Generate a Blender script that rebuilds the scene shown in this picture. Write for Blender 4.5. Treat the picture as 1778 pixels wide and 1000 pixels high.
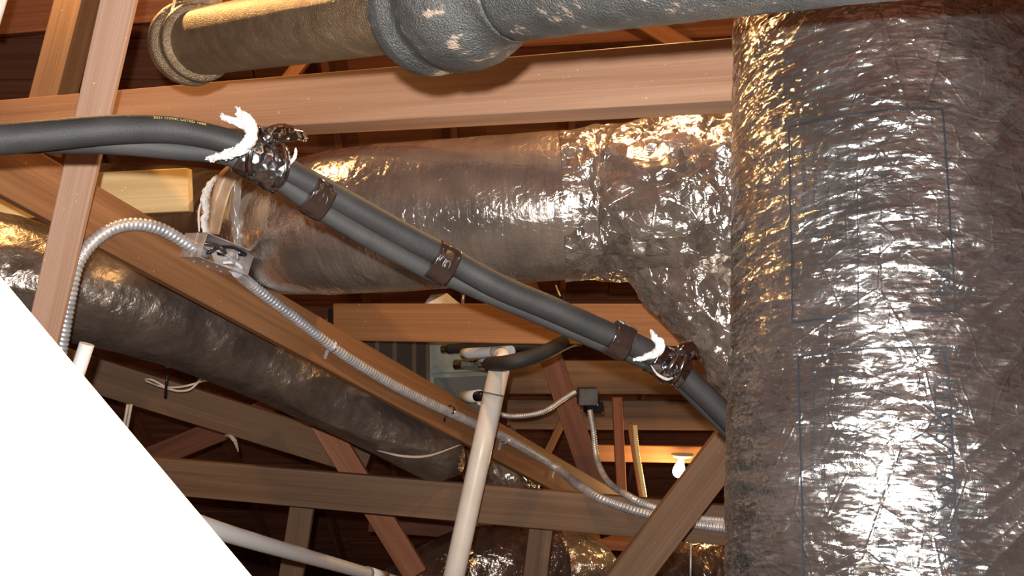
import bpy, bmesh, math, random
import numpy as np
from mathutils import Vector, Matrix

for o in list(bpy.data.objects):
    bpy.data.objects.remove(o, do_unlink=True)
SC = bpy.context.scene
C = SC.collection
random.seed(7)
PI = math.pi
F = 1700.0
CAMZ = 2.7

# ------------------------------------------------------------------ camera, world, lights, exposure
cam_d = bpy.data.cameras.new('camera')
cam_d.sensor_width = 36.0
cam_d.lens = 36.0 * F / 1778.0
cam_d.clip_start = 0.02
cam = bpy.data.objects.new('camera', cam_d)
cam.location = (0, 0, CAMZ)
cam.rotation_euler = (PI / 2, 0, 0)
C.objects.link(cam)
SC.camera = cam

w = bpy.data.worlds.new('world')
SC.world = w
w.use_nodes = True
w.node_tree.nodes['Background'].inputs[0].default_value = (1.0, 0.72, 0.5, 1)
w.node_tree.nodes['Background'].inputs[1].default_value = 0.004

SC.view_settings.view_transform = 'Standard'
SC.view_settings.look = 'None'
SC.view_settings.gamma = 1
SC.view_settings.exposure = 0.0
SC.view_settings.use_curve_mapping = False


def point_light(name, loc, watts, color, size):
    d = bpy.data.lights.new(name, 'POINT')
    d.energy = watts
    d.color = color
    d.shadow_soft_size = size
    o = bpy.data.objects.new(name, d)
    o.location = loc
    C.objects.link(o)
    return o


FLASH = Vector((-0.03, -0.01, CAMZ + 0.065))
point_light('camera_flash', FLASH, 285.0, (1.0, 0.985, 0.98), 0.012)
LAMP_A = Vector((-1.38, 2.82, 4.10))      # bulb hung above the frame, left
LAMP_B = Vector((0.30, 2.62, 3.78))       # bulb hung above the frame, right
LAMP_C = None                             # visible bulb, set further down
point_light('upper_left_bulb_light', LAMP_A, 58.0, (1.0, 0.56, 0.20), 0.03)
point_light('upper_right_bulb_light', LAMP_B, 46.0, (1.0, 0.60, 0.24), 0.03)


# ------------------------------------------------------------------ helpers
def P(px, py, d):
    """a point of the place seen at pixel (px, py) of the photograph, d metres in front of the camera"""
    return Vector(((px - 889.0) / F * d, d, CAMZ - (py - 500.0) / F * d))


def put(o, parent=None, label=None, cat=None, group=None, kind=None):
    C.objects.link(o)
    if parent:
        o.parent = parent
    if label:
        o['label'] = label
    if cat:
        o['category'] = cat
    if group:
        o['group'] = group
    if kind:
        o['kind'] = kind
    return o


def thing(name, loc, label, cat, group=None):
    o = bpy.data.objects.new(name, None)
    o.empty_display_size = 0.05
    o.location = loc
    return put(o, None, label, cat, group)


def child_fix(o, parent):
    """geometry is written in world coordinates; keep it in place under an empty that sits elsewhere"""
    o.parent = parent
    o.matrix_parent_inverse = parent.matrix_basis.inverted() if parent.type == 'EMPTY' else Matrix()
    return o


def mesh_obj(name, verts, faces, mat, parent=None, smooth=True, uvs=None, **kw):
    me = bpy.data.meshes.new(name)
    me.from_pydata([tuple(v) for v in verts], [], faces)
    if smooth:
        me.polygons.foreach_set('use_smooth', [True] * len(me.polygons))
    me.materials.append(mat)
    me.update()
    o = bpy.data.objects.new(name, me)
    put(o, None, **kw)
    if parent:
        child_fix(o, parent)
    return o


def bm_obj(name, bm, mat, parent=None, smooth=False, **kw):
    me = bpy.data.meshes.new(name)
    bm.to_mesh(me)
    bm.free()
    if smooth:
        me.polygons.foreach_set('use_smooth', [True] * len(me.polygons))
    me.materials.append(mat)
    o = bpy.data.objects.new(name, me)
    put(o, None, **kw)
    if parent:
        child_fix(o, parent)
    return o


def frame_mat(x, y, z, loc):
    m = Matrix.Identity(4)
    for i, a in enumerate((x, y, z)):
        for j in range(3):
            m[j][i] = a[j]
    for j in range(3):
        m[j][3] = loc[j]
    return m


def box_bm(sx, sy, sz, bev=0.002, seg=1):
    bm = bmesh.new()
    bmesh.ops.create_cube(bm, size=1.0)
    bmesh.ops.scale(bm, vec=(sx, sy, sz), verts=bm.verts)
    if bev:
        bmesh.ops.bevel(bm, geom=bm.edges[:], offset=bev, segments=seg, profile=0.5, affect='EDGES')
    return bm


def beam(name, p1, p2, wd, th, mat, n=(0, -1, 0), parent=None, bev=0.0025, warp=0.0, **kw):
    """sawn timber: p1, p2 on the centreline of the FRONT wide face, wd across it, th deep behind it"""
    p1, p2 = Vector(p1), Vector(p2)
    x = (p2 - p1).normalized()
    nn = Vector(n)
    nn = (nn - nn.dot(x) * x).normalized()
    z = x.cross(-nn).normalized()
    y = z.cross(x)                      # points into the depth of the board
    L = (p2 - p1).length
    mid = (p1 + p2) * 0.5 + y * th * 0.5
    bm = box_bm(L, th, wd, bev)
    o = bm_obj(name, bm, mat, None, **kw)
    o.matrix_world = frame_mat(x, y, z, mid)
    if parent:
        o.parent = parent
        o.matrix_parent_inverse = parent.matrix_basis.inverted() if parent.type == 'EMPTY' else parent.matrix_world.inverted()
    return o


_tab = np.random.RandomState(3).rand(4096)


def vn(x, y, seed=0, wrap=None):
    x = np.asarray(x, float)
    y = np.asarray(y, float)
    xi = np.floor(x).astype(np.int64)
    yi = np.floor(y).astype(np.int64)
    fx = x - xi
    fy = y - yi
    fx = fx * fx * (3 - 2 * fx)
    fy = fy * fy * (3 - 2 * fy)

    def h(a, b):
        if wrap:
            a = np.mod(a, wrap)
        return _tab[(a * 1619 + b * 31337 + seed * 6971 + (a * b) * 17) % 4096]
    return (h(xi, yi) * (1 - fx) * (1 - fy) + h(xi + 1, yi) * fx * (1 - fy)
            + h(xi, yi + 1) * (1 - fx) * fy + h(xi + 1, yi + 1) * fx * fy)


def ridge(x, y, seed=0, p=3.0):
    return (1 - np.abs(2 * vn(x, y, seed) - 1)) ** p


def facet(x, y, seed=0):
    """crumpled sheet: cell noise with flat tilted facets and sharp folds (max of random planes)"""
    x = np.asarray(x, float)
    y = np.asarray(y, float)
    xi = np.floor(x).astype(np.int64)
    yi = np.floor(y).astype(np.int64)
    best = np.full(np.broadcast(x, y).shape, 9.0)
    for dx in (-1, 0, 1):
        for dy in (-1, 0, 1):
            a = xi + dx
            b = yi + dy
            h1 = _tab[(a * 1619 + b * 31337 + seed * 971) % 4096]
            h2 = _tab[(a * 2819 + b * 1337 + seed * 571 + 77) % 4096]
            d = np.sqrt((a + h1 - x) ** 2 + (b + h2 - y) ** 2)
            best = np.minimum(best, d)
    return best


def resample(pts, n):
    """Catmull-Rom through pts (k,3+m) -> n evenly spaced samples and their arclength"""
    pts = np.array([list(p) for p in pts], float)
    k = len(pts)
    if k == 2:
        dense = np.linspace(pts[0], pts[1], 50)
    else:
        ext = np.vstack([2 * pts[0] - pts[1], pts, 2 * pts[-1] - pts[-2]])
        dense = []
        for i in range(k - 1):
            p0, p1, p2, p3 = ext[i:i + 4]
            t = np.linspace(0, 1, 40, endpoint=(i == k - 2))[:, None]
            dense.append(0.5 * ((2 * p1) + (-p0 + p2) * t + (2 * p0 - 5 * p1 + 4 * p2 - p3) * t ** 2
                                + (-p0 + 3 * p1 - 3 * p2 + p3) * t ** 3))
        dense = np.vstack(dense)
    seg = np.linalg.norm(np.diff(dense[:, :3], axis=0), axis=1)
    s = np.concatenate([[0], np.cumsum(seg)])
    si = np.linspace(0, s[-1], n)
    out = np.stack([np.interp(si, s, dense[:, j]) for j in range(dense.shape[1])], axis=1)
    return out, si


class Tube:
    def __init__(self, pts, radii, nu, nv, disp=None, ref=(0, 1, 0), sy=1.0, closed=True):
        if np.isscalar(radii):
            radii = [radii] * len(pts)
        q = [list(p) + [r] for p, r in zip(pts, radii)]
        a, s = resample(q, nv)
        c = a[:, :3]
        R = a[:, 3]
        T = np.gradient(c, axis=0)
        T /= np.linalg.norm(T, axis=1)[:, None]
        N = np.zeros_like(c)
        v = np.array(ref, float)
        v -= v.dot(T[0]) * T[0]
        v /= np.linalg.norm(v)
        N[0] = v
        for i in range(1, nv):
            v = N[i - 1] - N[i - 1].dot(T[i]) * T[i]
            N[i] = v / np.linalg.norm(v)
        B = np.cross(T, N)
        th = np.linspace(0, 2 * PI, nu + 1)
        TH, S = np.meshgrid(th, s)
        D = disp(TH, S) if disp is not None else 0
        RR = R[:, None] + D
        self.th, self.s, self.c, self.T, self.N, self.B, self.R = th, s, c, T, N, B, R
        self.pos = c[:, None, :] + RR[..., None] * (np.cos(TH)[..., None] * N[:, None, :]
                                                    + sy * np.sin(TH)[..., None] * B[:, None, :])
        self.nu, self.nv = nu, nv

    def mesh(self, name, mat, parent=None, caps=True, **kw):
        nu, nv = self.nu, self.nv
        W = nu + 1
        verts = self.pos.reshape(-1, 3)
        i, j = np.meshgrid(np.arange(nv - 1), np.arange(nu), indexing='ij')
        a = (i * W + j).ravel()
        quads = np.stack([a, a + 1, a + W + 1, a + W], axis=1)
        nq = len(quads)
        tris = []
        extra = []
        if caps:
            n0 = len(verts)
            extra = [self.c[0], self.c[-1]]
            for jj in range(nu):
                tris.append((n0, jj + 1, jj))
                b = (nv - 1) * W
                tris.append((n0 + 1, b + jj, b + jj + 1))
            verts = np.vstack([verts, extra])
        me = bpy.data.meshes.new(name)
        me.vertices.add(len(verts))
        me.vertices.foreach_set('co', verts.ravel())
        loops = quads.ravel()
        tl = np.array(tris, int).ravel() if tris else np.zeros(0, int)
        allloops = np.concatenate([loops, tl]).astype(np.int32)
        me.loops.add(len(allloops))
        me.loops.foreach_set('vertex_index', allloops)
        npoly = nq + len(tris)
        me.polygons.add(npoly)
        st = np.concatenate([np.arange(nq) * 4, nq * 4 + np.arange(len(tris)) * 3]).astype(np.int32)
        me.polygons.foreach_set('loop_start', st)
        try:
            me.polygons.foreach_set('loop_total', np.concatenate([np.full(nq, 4), np.full(len(tris), 3)]).astype(np.int32))
        except Exception:
            pass
        Rm = float(self.R.mean())
        U = np.broadcast_to(self.th[None, :] * Rm, (nv, W)).ravel()
        V = np.broadcast_to(self.s[:, None], (nv, W)).ravel()
        if caps:
            U = np.concatenate([U, [0, 0]])
            V = np.concatenate([V, [0, self.s[-1]]])
        uv = me.uv_layers.new(name='UVMap')
        uv.data.foreach_set('uv', np.stack([U[allloops], V[allloops]], axis=1).ravel())
        me.update(calc_edges=True)
        me.validate()
        sm = np.ones(len(me.polygons), bool)
        if caps:
            sm[-len(tris):] = False
        me.polygons.foreach_set('use_smooth', sm)
        me.materials.append(mat)
        o = bpy.data.objects.new(name, me)
        put(o, None, **kw)
        if parent:
            child_fix(o, parent)
        return o


def tube(name, pts, r, mat, nu=16, nv=None, parent=None, disp=None, caps=True, sy=1.0, ref=(0, 1, 0), **kw):
    if nv is None:
        nv = max(2, 6 * (len(pts) - 1)) if len(pts) > 2 else 2
    return Tube(pts, r, nu, nv, disp, ref, sy).mesh(name, mat, parent, caps, **kw)


# ------------------------------------------------------------------ materials
def new_mat(name):
    m = bpy.data.materials.new(name)
    m.use_nodes = True
    nt = m.node_tree
    return m, nt, nt.nodes, nt.links, nt.nodes['Principled BSDF']


def ramp(nd, stops):
    r = nd.new('ShaderNodeValToRGB')
    e = r.color_ramp.elements
    e[0].position, e[0].color = stops[0][0], (*stops[0][1], 1)
    e[1].position, e[1].color = stops[-1][0], (*stops[-1][1], 1)
    for p, c in stops[1:-1]:
        n = e.new(p)
        n.color = (*c, 1)
    return r


def wood(name, dark, mid, light, rough=0.62, grain=1.0, spec=0.25, streak=260.0):
    m, nt, nd, lk, bs = new_mat(name)
    tc = nd.new('ShaderNodeTexCoord')
    oi = nd.new('ShaderNodeObjectInfo')
    mul = nd.new('ShaderNodeVectorMath')
    mul.operation = 'SCALE'
    mul.inputs[0].default_value = (37.1, 11.3, 23.7)
    lk.new(oi.outputs['Random'], mul.inputs['Scale'])
    add = nd.new('ShaderNodeVectorMath')
    lk.new(tc.outputs['Object'], add.inputs[0])
    lk.new(mul.outputs[0], add.inputs[1])
    mp = nd.new('ShaderNodeMapping')
    mp.inputs['Scale'].default_value = (0.55, 14, 14)
    lk.new(add.outputs[0], mp.inputs[0])
    n1 = nd.new('ShaderNodeTexNoise')
    n1.inputs['Scale'].default_value = 1.6
    n1.inputs['Detail'].default_value = 5
    n1.inputs['Distortion'].default_value = 0.6
    lk.new(mp.outputs[0], n1.inputs['Vector'])
    mp2 = nd.new('ShaderNodeMapping')
    mp2.inputs['Scale'].default_value = (1.5, streak, streak)
    lk.new(add.outputs[0], mp2.inputs[0])
    n2 = nd.new('ShaderNodeTexNoise')
    n2.inputs['Scale'].default_value = 1.0
    n2.inputs['Detail'].default_value = 3
    lk.new(mp2.outputs[0], n2.inputs['Vector'])
    mx = nd.new('ShaderNodeMath')
    mx.operation = 'MULTIPLY_ADD'
    mx.inputs[1].default_value = 0.45 * grain
    lk.new(n2.outputs[0], mx.inputs[0])
    sc = nd.new('ShaderNodeMath')
    sc.operation = 'MULTIPLY'
    sc.inputs[1].default_value = 0.75
    lk.new(n1.outputs[0], sc.inputs[0])
    lk.new(sc.outputs[0], mx.inputs[2])
    rp = ramp(nd, [(0.38, dark), (0.58, mid), (0.82, light)])
    lk.new(mx.outputs[0], rp.inputs[0])
    # saw dust specks
    n3 = nd.new('ShaderNodeTexNoise')
    n3.inputs['Scale'].default_value = 95
    n3.inputs['Detail'].default_value = 2
    lk.new(add.outputs[0], n3.inputs['Vector'])
    r3 = ramp(nd, [(0.735, (0, 0, 0)), (0.77, (1, 1, 1))])
    lk.new(n3.outputs[0], r3.inputs[0])
    mixc = nd.new('ShaderNodeMix')
    mixc.data_type = 'RGBA'
    mixc.inputs['B'].default_value = (min(1, light[0] * 1.5), min(1, light[1] * 1.7), min(1, light[2] * 1.9), 1)
    lk.new(r3.outputs[0], mixc.inputs['Factor'])
    lk.new(rp.outputs[0], mixc.inputs['A'])
    lk.new(mixc.outputs['Result'], bs.inputs['Base Color'])
    bs.inputs['Roughness'].default_value = rough
    bs.inputs['Specular IOR Level'].default_value = spec
    bp = nd.new('ShaderNodeBump')
    bp.inputs['Strength'].default_value = 0.35
    bp.inputs['Distance'].default_value = 0.0015
    lk.new(mx.outputs[0], bp.inputs['Height'])
    lk.new(bp.outputs[0], bs.inputs['Normal'])
    return m


def foil(name, base, su, sv, k1=0.5, k2=0.35, rough=0.27, coat=0.6, fine=4.0, dirt=0.28, crease=12.0, cst=1.0):
    """aluminised film: facets tilted at random make the crinkles sparkle"""
    m, nt, nd, lk, bs = new_mat(name)
    uv = nd.new('ShaderNodeUVMap')
    geo = nd.new('ShaderNodeNewGeometry')

    def facets(a, b, k, seed):
        mp = nd.new('ShaderNodeMapping')
        mp.inputs['Scale'].default_value = (a, b, 1)
        mp.inputs['Rotation'].default_value = (0, 0, 0.12 * seed)
        mp.inputs['Location'].default_value = (seed * 3.3, seed * 1.7, 0)
        lk.new(uv.outputs[0], mp.inputs[0])
        # warp the cell lattice
        nz = nd.new('ShaderNodeTexNoise')
        nz.inputs['Scale'].default_value = 0.8
        lk.new(mp.outputs[0], nz.inputs['Vector'])
        ad = nd.new('ShaderNodeVectorMath')
        ad.operation = 'ADD'
        lk.new(mp.outputs[0], ad.inputs[0])
        lk.new(nz.outputs['Color'], ad.inputs[1])
        vo = nd.new('ShaderNodeTexVoronoi')
        vo.inputs['Scale'].default_value = 1.0
        lk.new(ad.outputs[0], vo.inputs['Vector'])
        sb = nd.new('ShaderNodeVectorMath')
        sb.operation = 'SUBTRACT'
        sb.inputs[1].default_value = (0.5, 0.5, 0.5)
        lk.new(vo.outputs['Color'], sb.inputs[0])
        sc = nd.new('ShaderNodeVectorMath')
        sc.operation = 'SCALE'
        sc.inputs['Scale'].default_value = k
        lk.new(sb.outputs[0], sc.inputs[0])
        return sc, vo
    f1, v1 = facets(su, sv, k1, 1)
    f2, v2 = facets(su * fine, sv * fine, k2, 2)
    a1 = nd.new('ShaderNodeVectorMath')
    lk.new(geo.outputs['Normal'], a1.inputs[0])
    lk.new(f1.outputs[0], a1.inputs[1])
    a2 = nd.new('ShaderNodeVectorMath')
    lk.new(a1.outputs[0], a2.inputs[0])
    lk.new(f2.outputs[0], a2.inputs[1])
    nm = nd.new('ShaderNodeVectorMath')
    nm.operation = 'NORMALIZE'
    lk.new(a2.outputs[0], nm.inputs[0])
    nz = nd.new('ShaderNodeTexNoise')
    nz.inputs['Scale'].default_value = 55
    nz.inputs['Detail'].default_value = 6
    nz.inputs['Distortion'].default_value = 1.2
    lk.new(uv.outputs[0], nz.inputs['Vector'])
    bp = nd.new('ShaderNodeBump')
    bp.inputs['Strength'].default_value = 0.6
    bp.inputs['Distance'].default_value = 0.003
    lk.new(nz.outputs[0], bp.inputs['Height'])
    lk.new(nm.outputs[0], bp.inputs['Normal'])
    last = bp
    for cs, st, sd_ in ((crease, 0.9, 0.0), (crease * 2.7, 0.7, 4.4)):
        cm = nd.new('ShaderNodeMapping')
        cm.inputs['Location'].default_value = (sd_, sd_, 0)
        cm.inputs['Rotation'].default_value = (0, 0, 0.5 + sd_)
        lk.new(uv.outputs[0], cm.inputs[0])
        cv = nd.new('ShaderNodeTexVoronoi')
        cv.feature = 'DISTANCE_TO_EDGE'
        cv.inputs['Scale'].default_value = cs
        lk.new(cm.outputs[0], cv.inputs['Vector'])
        mr = nd.new('ShaderNodeMapRange')
        mr.inputs['From Max'].default_value = 0.002 * cs
        mr.inputs['To Min'].default_value = 1.0
        mr.inputs['To Max'].default_value = 0.0
        lk.new(cv.outputs['Distance'], mr.inputs['Value'])
        b2 = nd.new('ShaderNodeBump')
        b2.inputs['Strength'].default_value = st * cst
        b2.inputs['Distance'].default_value = 0.002
        lk.new(mr.outputs[0], b2.inputs['Height'])
        lk.new(last.outputs[0], b2.inputs['Normal'])
        last = b2
    lk.new(last.outputs[0], bs.inputs['Normal'])
    lk.new(nm.outputs[0], bs.inputs['Coat Normal'])
    d = nd.new('ShaderNodeTexNoise')
    d.inputs['Scale'].default_value = 9
    d.inputs['Detail'].default_value = 7
    lk.new(uv.outputs[0], d.inputs['Vector'])
    rr = nd.new('ShaderNodeMapRange')
    rr.inputs['From Min'].default_value = 0.35
    rr.inputs['From Max'].default_value = 0.7
    rr.inputs['To Min'].default_value = rough * 0.75
    rr.inputs['To Max'].default_value = rough * 1.35
    lk.new(d.outputs[0], rr.inputs['Value'])
    lk.new(rr.outputs[0], bs.inputs['Roughness'])
    rp = ramp(nd, [(0.35, tuple(c * 0.72 for c in base)), (0.65, base)])
    lk.new(d.outputs[0], rp.inputs[0])
    lk.new(rp.outputs[0], bs.inputs['Base Color'])
    bs.inputs['Metallic'].default_value = 1.0 - dirt
    bs.inputs['Coat Weight'].default_value = coat
    bs.inputs['Coat Roughness'].default_value = 0.09
    return m


def plain(name, col, rough=0.5, metal=0.0, spec=0.5, bump=0.0, bscale=80, vary=0.0, vscale=12, coat=0.0, trans=0.0, alpha=None, emit=None):
    m, nt, nd, lk, bs = new_mat(name)
    bs.inputs['Base Color'].default_value = (*col, 1)
    bs.inputs['Roughness'].default_value = rough
    bs.inputs['Metallic'].default_value = metal
    bs.inputs['Specular IOR Level'].default_value = spec
    bs.inputs['Coat Weight'].default_value = coat
    bs.inputs['Coat Roughness'].default_value = 0.1
    if trans:
        bs.inputs['Transmission Weight'].default_value = trans
    tc = nd.new('ShaderNodeTexCoord')
    if bump:
        n = nd.new('ShaderNodeTexNoise')
        n.inputs['Scale'].default_value = bscale
        n.inputs['Detail'].default_value = 5
        lk.new(tc.outputs['Object'], n.inputs['Vector'])
        b = nd.new('ShaderNodeBump')
        b.inputs['Strength'].default_value = bump
        b.inputs['Distance'].default_value = 0.003
        lk.new(n.outputs[0], b.inputs['Height'])
        lk.new(b.outputs[0], bs.inputs['Normal'])
    if vary:
        n = nd.new('ShaderNodeTexNoise')
        n.inputs['Scale'].default_value = vscale
        n.inputs['Detail'].default_value = 6
        lk.new(tc.outputs['Object'], n.inputs['Vector'])
        rp = ramp(nd, [(0.35, tuple(c * (1 - vary) for c in col)), (0.7, tuple(min(1, c * (1 + vary)) for c in col))])
        lk.new(n.outputs[0], rp.inputs[0])
        lk.new(rp.outputs[0], bs.inputs['Base Color'])
    if emit:
        bs.inputs['Emission Color'].default_value = (*emit[0], 1)
        bs.inputs['Emission Strength'].default_value = emit[1]
    return m


def iron(name, base, chip, rough, thr=0.66, metal=0.0):
    m, nt, nd, lk, bs = new_mat(name)
    tc = nd.new('ShaderNodeTexCoord')
    n = nd.new('ShaderNodeTexNoise')
    n.inputs['Scale'].default_value = 34
    n.inputs['Detail'].default_value = 7
    n.inputs['Roughness'].default_value = 0.65
    mp = nd.new('ShaderNodeMapping')
    mp.inputs['Rotation'].default_value = (0, 0, 0.83)
    mp.inputs['Scale'].default_value = (0.45, 1, 1)
    lk.new(tc.outputs['Object'], mp.inputs[0])
    lk.new(mp.outputs[0], n.inputs['Vector'])
    rp = ramp(nd, [(0.3, tuple(c * 0.6 for c in base)), (thr - 0.04, base), (thr, chip), (0.95, chip)])
    lk.new(n.outputs[0], rp.inputs[0])
    lk.new(rp.outputs[0], bs.inputs['Base Color'])
    n2 = nd.new('ShaderNodeTexNoise')
    n2.inputs['Scale'].default_value = 420
    n2.inputs['Detail'].default_value = 4
    lk.new(tc.outputs['Object'], n2.inputs['Vector'])
    ad = nd.new('ShaderNodeMath')
    ad.operation = 'ADD'
    lk.new(n.outputs[0], ad.inputs[0])
    lk.new(n2.outputs[0], ad.inputs[1])
    b = nd.new('ShaderNodeBump')
    b.inputs['Strength'].default_value = 0.9
    b.inputs['Distance'].default_value = 0.0034
    lk.new(ad.outputs[0], b.inputs['Height'])
    lk.new(b.outputs[0], bs.inputs['Normal'])
    bs.inputs['Roughness'].default_value = rough
    bs.inputs['Metallic'].default_value = metal
    return m


W_RED = wood('redwood_timber', (0.19, 0.070, 0.030), (0.30, 0.120, 0.055), (0.40, 0.18, 0.095))
W_PINK = wood('fresh_sawn_redwood', (0.27, 0.145, 0.080), (0.37, 0.205, 0.122), (0.48, 0.29, 0.185), streak=420)
W_ORANGE = wood('orange_fir_timber', (0.17, 0.070, 0.026), (0.26, 0.115, 0.045), (0.35, 0.17, 0.075))
W_BROWN = wood('aged_brown_timber', (0.125, 0.068, 0.036), (0.18, 0.105, 0.060), (0.25, 0.150, 0.090))
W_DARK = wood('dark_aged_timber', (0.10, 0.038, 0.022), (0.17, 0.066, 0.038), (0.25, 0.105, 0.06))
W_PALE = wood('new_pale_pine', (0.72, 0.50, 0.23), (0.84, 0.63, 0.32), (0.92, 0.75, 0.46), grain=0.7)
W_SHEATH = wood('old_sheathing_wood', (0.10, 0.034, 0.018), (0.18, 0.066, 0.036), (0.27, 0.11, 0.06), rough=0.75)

FOIL_BIG = foil('crinkled_silver_jacket', (0.66, 0.66, 0.63), 24, 105, k1=0.30, k2=0.38, rough=0.18, coat=0.5, fine=3.6, dirt=0.03, crease=7.0, cst=0.35)
FOIL_RIB = foil('ribbed_silver_jacket', (0.66, 0.56, 0.47), 10, 85, k1=0.09, k2=0.08, rough=0.17, coat=0.15, crease=4.0, dirt=0.15, cst=0.15)
FOIL_CRUMP = foil('crumpled_silver_jacket', (0.72, 0.63, 0.54), 20, 24, k1=0.62, k2=0.22, rough=0.19, coat=0.3, dirt=0.12, cst=0.5)
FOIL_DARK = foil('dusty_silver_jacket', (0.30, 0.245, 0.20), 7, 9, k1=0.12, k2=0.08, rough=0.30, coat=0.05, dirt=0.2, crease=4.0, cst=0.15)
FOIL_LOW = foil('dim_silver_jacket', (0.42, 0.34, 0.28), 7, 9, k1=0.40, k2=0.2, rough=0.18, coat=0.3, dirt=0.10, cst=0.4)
INK = plain('black_print_ink', (0.012, 0.012, 0.014), 0.6, spec=0.2)
GOLDINK = plain('yellow_print_ink', (0.62, 0.47, 0.14), 0.6)
RUBBER = plain('black_foam_insulation', (0.033, 0.030, 0.028), 0.60, spec=0.35, bump=0.25, bscale=300, vary=0.25)
RUBBER2 = plain('grey_foam_insulation', (0.044, 0.041, 0.038), 0.66, spec=0.4, bump=0.25, bscale=300, vary=0.2)
TAPE = plain('glossy_clear_brown_tape', (0.03, 0.018, 0.014), 0.07, spec=1.0, bump=0.2, bscale=25, coat=1.0)
CHROME = plain('shiny_dark_strap', (0.55, 0.55, 0.56), 0.13, metal=1.0, bump=0.2, bscale=14)
STEEL = plain('galvanised_steel', (0.66, 0.66, 0.67), 0.38, metal=0.55, bump=0.15, bscale=60, vary=0.2, vscale=30)
STEELBOX = plain('galvanised_box_steel', (0.62, 0.56, 0.53), 0.42, metal=0.6, bump=0.1, bscale=60, vary=0.15, vscale=30)
CABINET = plain('grey_painted_steel', (0.26, 0.30, 0.29), 0.45, metal=0.3, vary=0.2)
BLACKP = plain('black_plastic', (0.015, 0.015, 0.016), 0.3)
BRASS = plain('brass_fitting', (0.62, 0.42, 0.20), 0.28, metal=1.0)
PVC = plain('cream_plastic_pipe', (0.78, 0.70, 0.60), 0.35, vary=0.06)
PVCW = plain('white_plastic_pipe', (0.84, 0.82, 0.79), 0.33)
PVCLINE = plain('pipe_joint_line', (0.18, 0.15, 0.12), 0.6)
CLOTH = plain('white_torn_fibre', (0.84, 0.78, 0.72), 0.9, bump=1.0, bscale=160, spec=0.1)
CLOTHD = plain('greyish_torn_fibre', (0.50, 0.43, 0.38), 0.9, bump=1.0, bscale=160, spec=0.1)
FILM = plain('beige_insulation_film', (0.48, 0.31, 0.18), 0.42, spec=0.6, bump=0.4, bscale=25, vary=0.25)
FILMG = plain('translucent_grey_film', (0.42, 0.40, 0.36), 0.25, spec=0.6, trans=0.55, bump=0.3, bscale=25)
WIREW = plain('white_wire', (0.60, 0.55, 0.48), 0.5)
WIREY = plain('yellow_wire', (0.75, 0.62, 0.30), 0.5)
IRON_B = iron('black_cast_iron', (0.050, 0.048, 0.044), (0.26, 0.19, 0.14), 0.30, thr=0.63)
IRON_G = iron('grey_brown_pipe_metal', (0.34, 0.235, 0.14), (0.44, 0.32, 0.20), 0.38, thr=0.66, metal=0.8)
CERAM = plain('white_ceramic', (0.85, 0.80, 0.72), 0.3)
GLOW = plain('glowing_bulb_glass', (1, 0.9, 0.7), 0.3, emit=((1.0, 0.66, 0.28), 60.0))
DRYWALL = plain('drywall_floor_board', (0.16, 0.11, 0.08), 0.9, vary=0.3, vscale=3)

# ------------------------------------------------------------------ setting: attic roof, gables, floor
SLOPE = 0.9
Y0 = 6.2


def roofz(y):
    return CAMZ + SLOPE * (Y0 - y)


sd = Vector((0, 1, -SLOPE)).normalized()        # down the far slope
sn = Vector((0, -SLOPE, -1)).normalized()       # into the attic
RIDGE_Y = 1.0
ridge_pt = Vector((0, RIDGE_Y, roofz(RIDGE_Y)))
eave_y = Y0 + CAMZ / SLOPE
LEN = (Vector((0, eave_y, 0)) - ridge_pt).length
HALF = 4.6


def slab(name, a, b, c, d, th, nrm, mat, **kw):
    nrm = Vector(nrm).normalized() * th
    v = [Vector(a), Vector(b), Vector(c), Vector(d)]
    v = v + [p + nrm for p in v]
    f = [(0, 1, 2, 3), (7, 6, 5, 4), (0, 4, 5, 1), (1, 5, 6, 2), (2, 6, 7, 3), (3, 7, 4, 0)]
    return mesh_obj(name, v, f, mat, None, smooth=False, **kw)


ey = ridge_pt + sd * LEN
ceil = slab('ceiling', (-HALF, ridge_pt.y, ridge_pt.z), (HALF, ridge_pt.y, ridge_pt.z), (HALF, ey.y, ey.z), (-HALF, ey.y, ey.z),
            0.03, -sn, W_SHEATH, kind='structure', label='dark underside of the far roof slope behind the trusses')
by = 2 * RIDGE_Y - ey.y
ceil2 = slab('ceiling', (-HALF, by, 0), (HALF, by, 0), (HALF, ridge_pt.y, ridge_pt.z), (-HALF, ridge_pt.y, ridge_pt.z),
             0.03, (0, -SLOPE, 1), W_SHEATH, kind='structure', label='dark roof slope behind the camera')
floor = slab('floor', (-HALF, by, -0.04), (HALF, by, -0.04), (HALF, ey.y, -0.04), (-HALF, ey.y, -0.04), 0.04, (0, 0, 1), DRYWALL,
             kind='structure', label='dusty brown attic floor')
for nm, sx in (('wall_left', -1), ('wall_right', 1)):
    x0, x1 = sx * HALF, sx * (HALF + 0.04)
    v = [(x0, by, 0), (x0, ey.y, 0), (x0, RIDGE_Y, ridge_pt.z), (x1, by, 0), (x1, ey.y, 0), (x1, RIDGE_Y, ridge_pt.z)]
    mesh_obj(nm, v, [(0, 1, 2), (5, 4, 3), (0, 3, 4, 1), (1, 4, 5, 2), (2, 5, 3, 0)], W_SHEATH, smooth=False, kind='structure',
             label='dark wooden gable wall')

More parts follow.
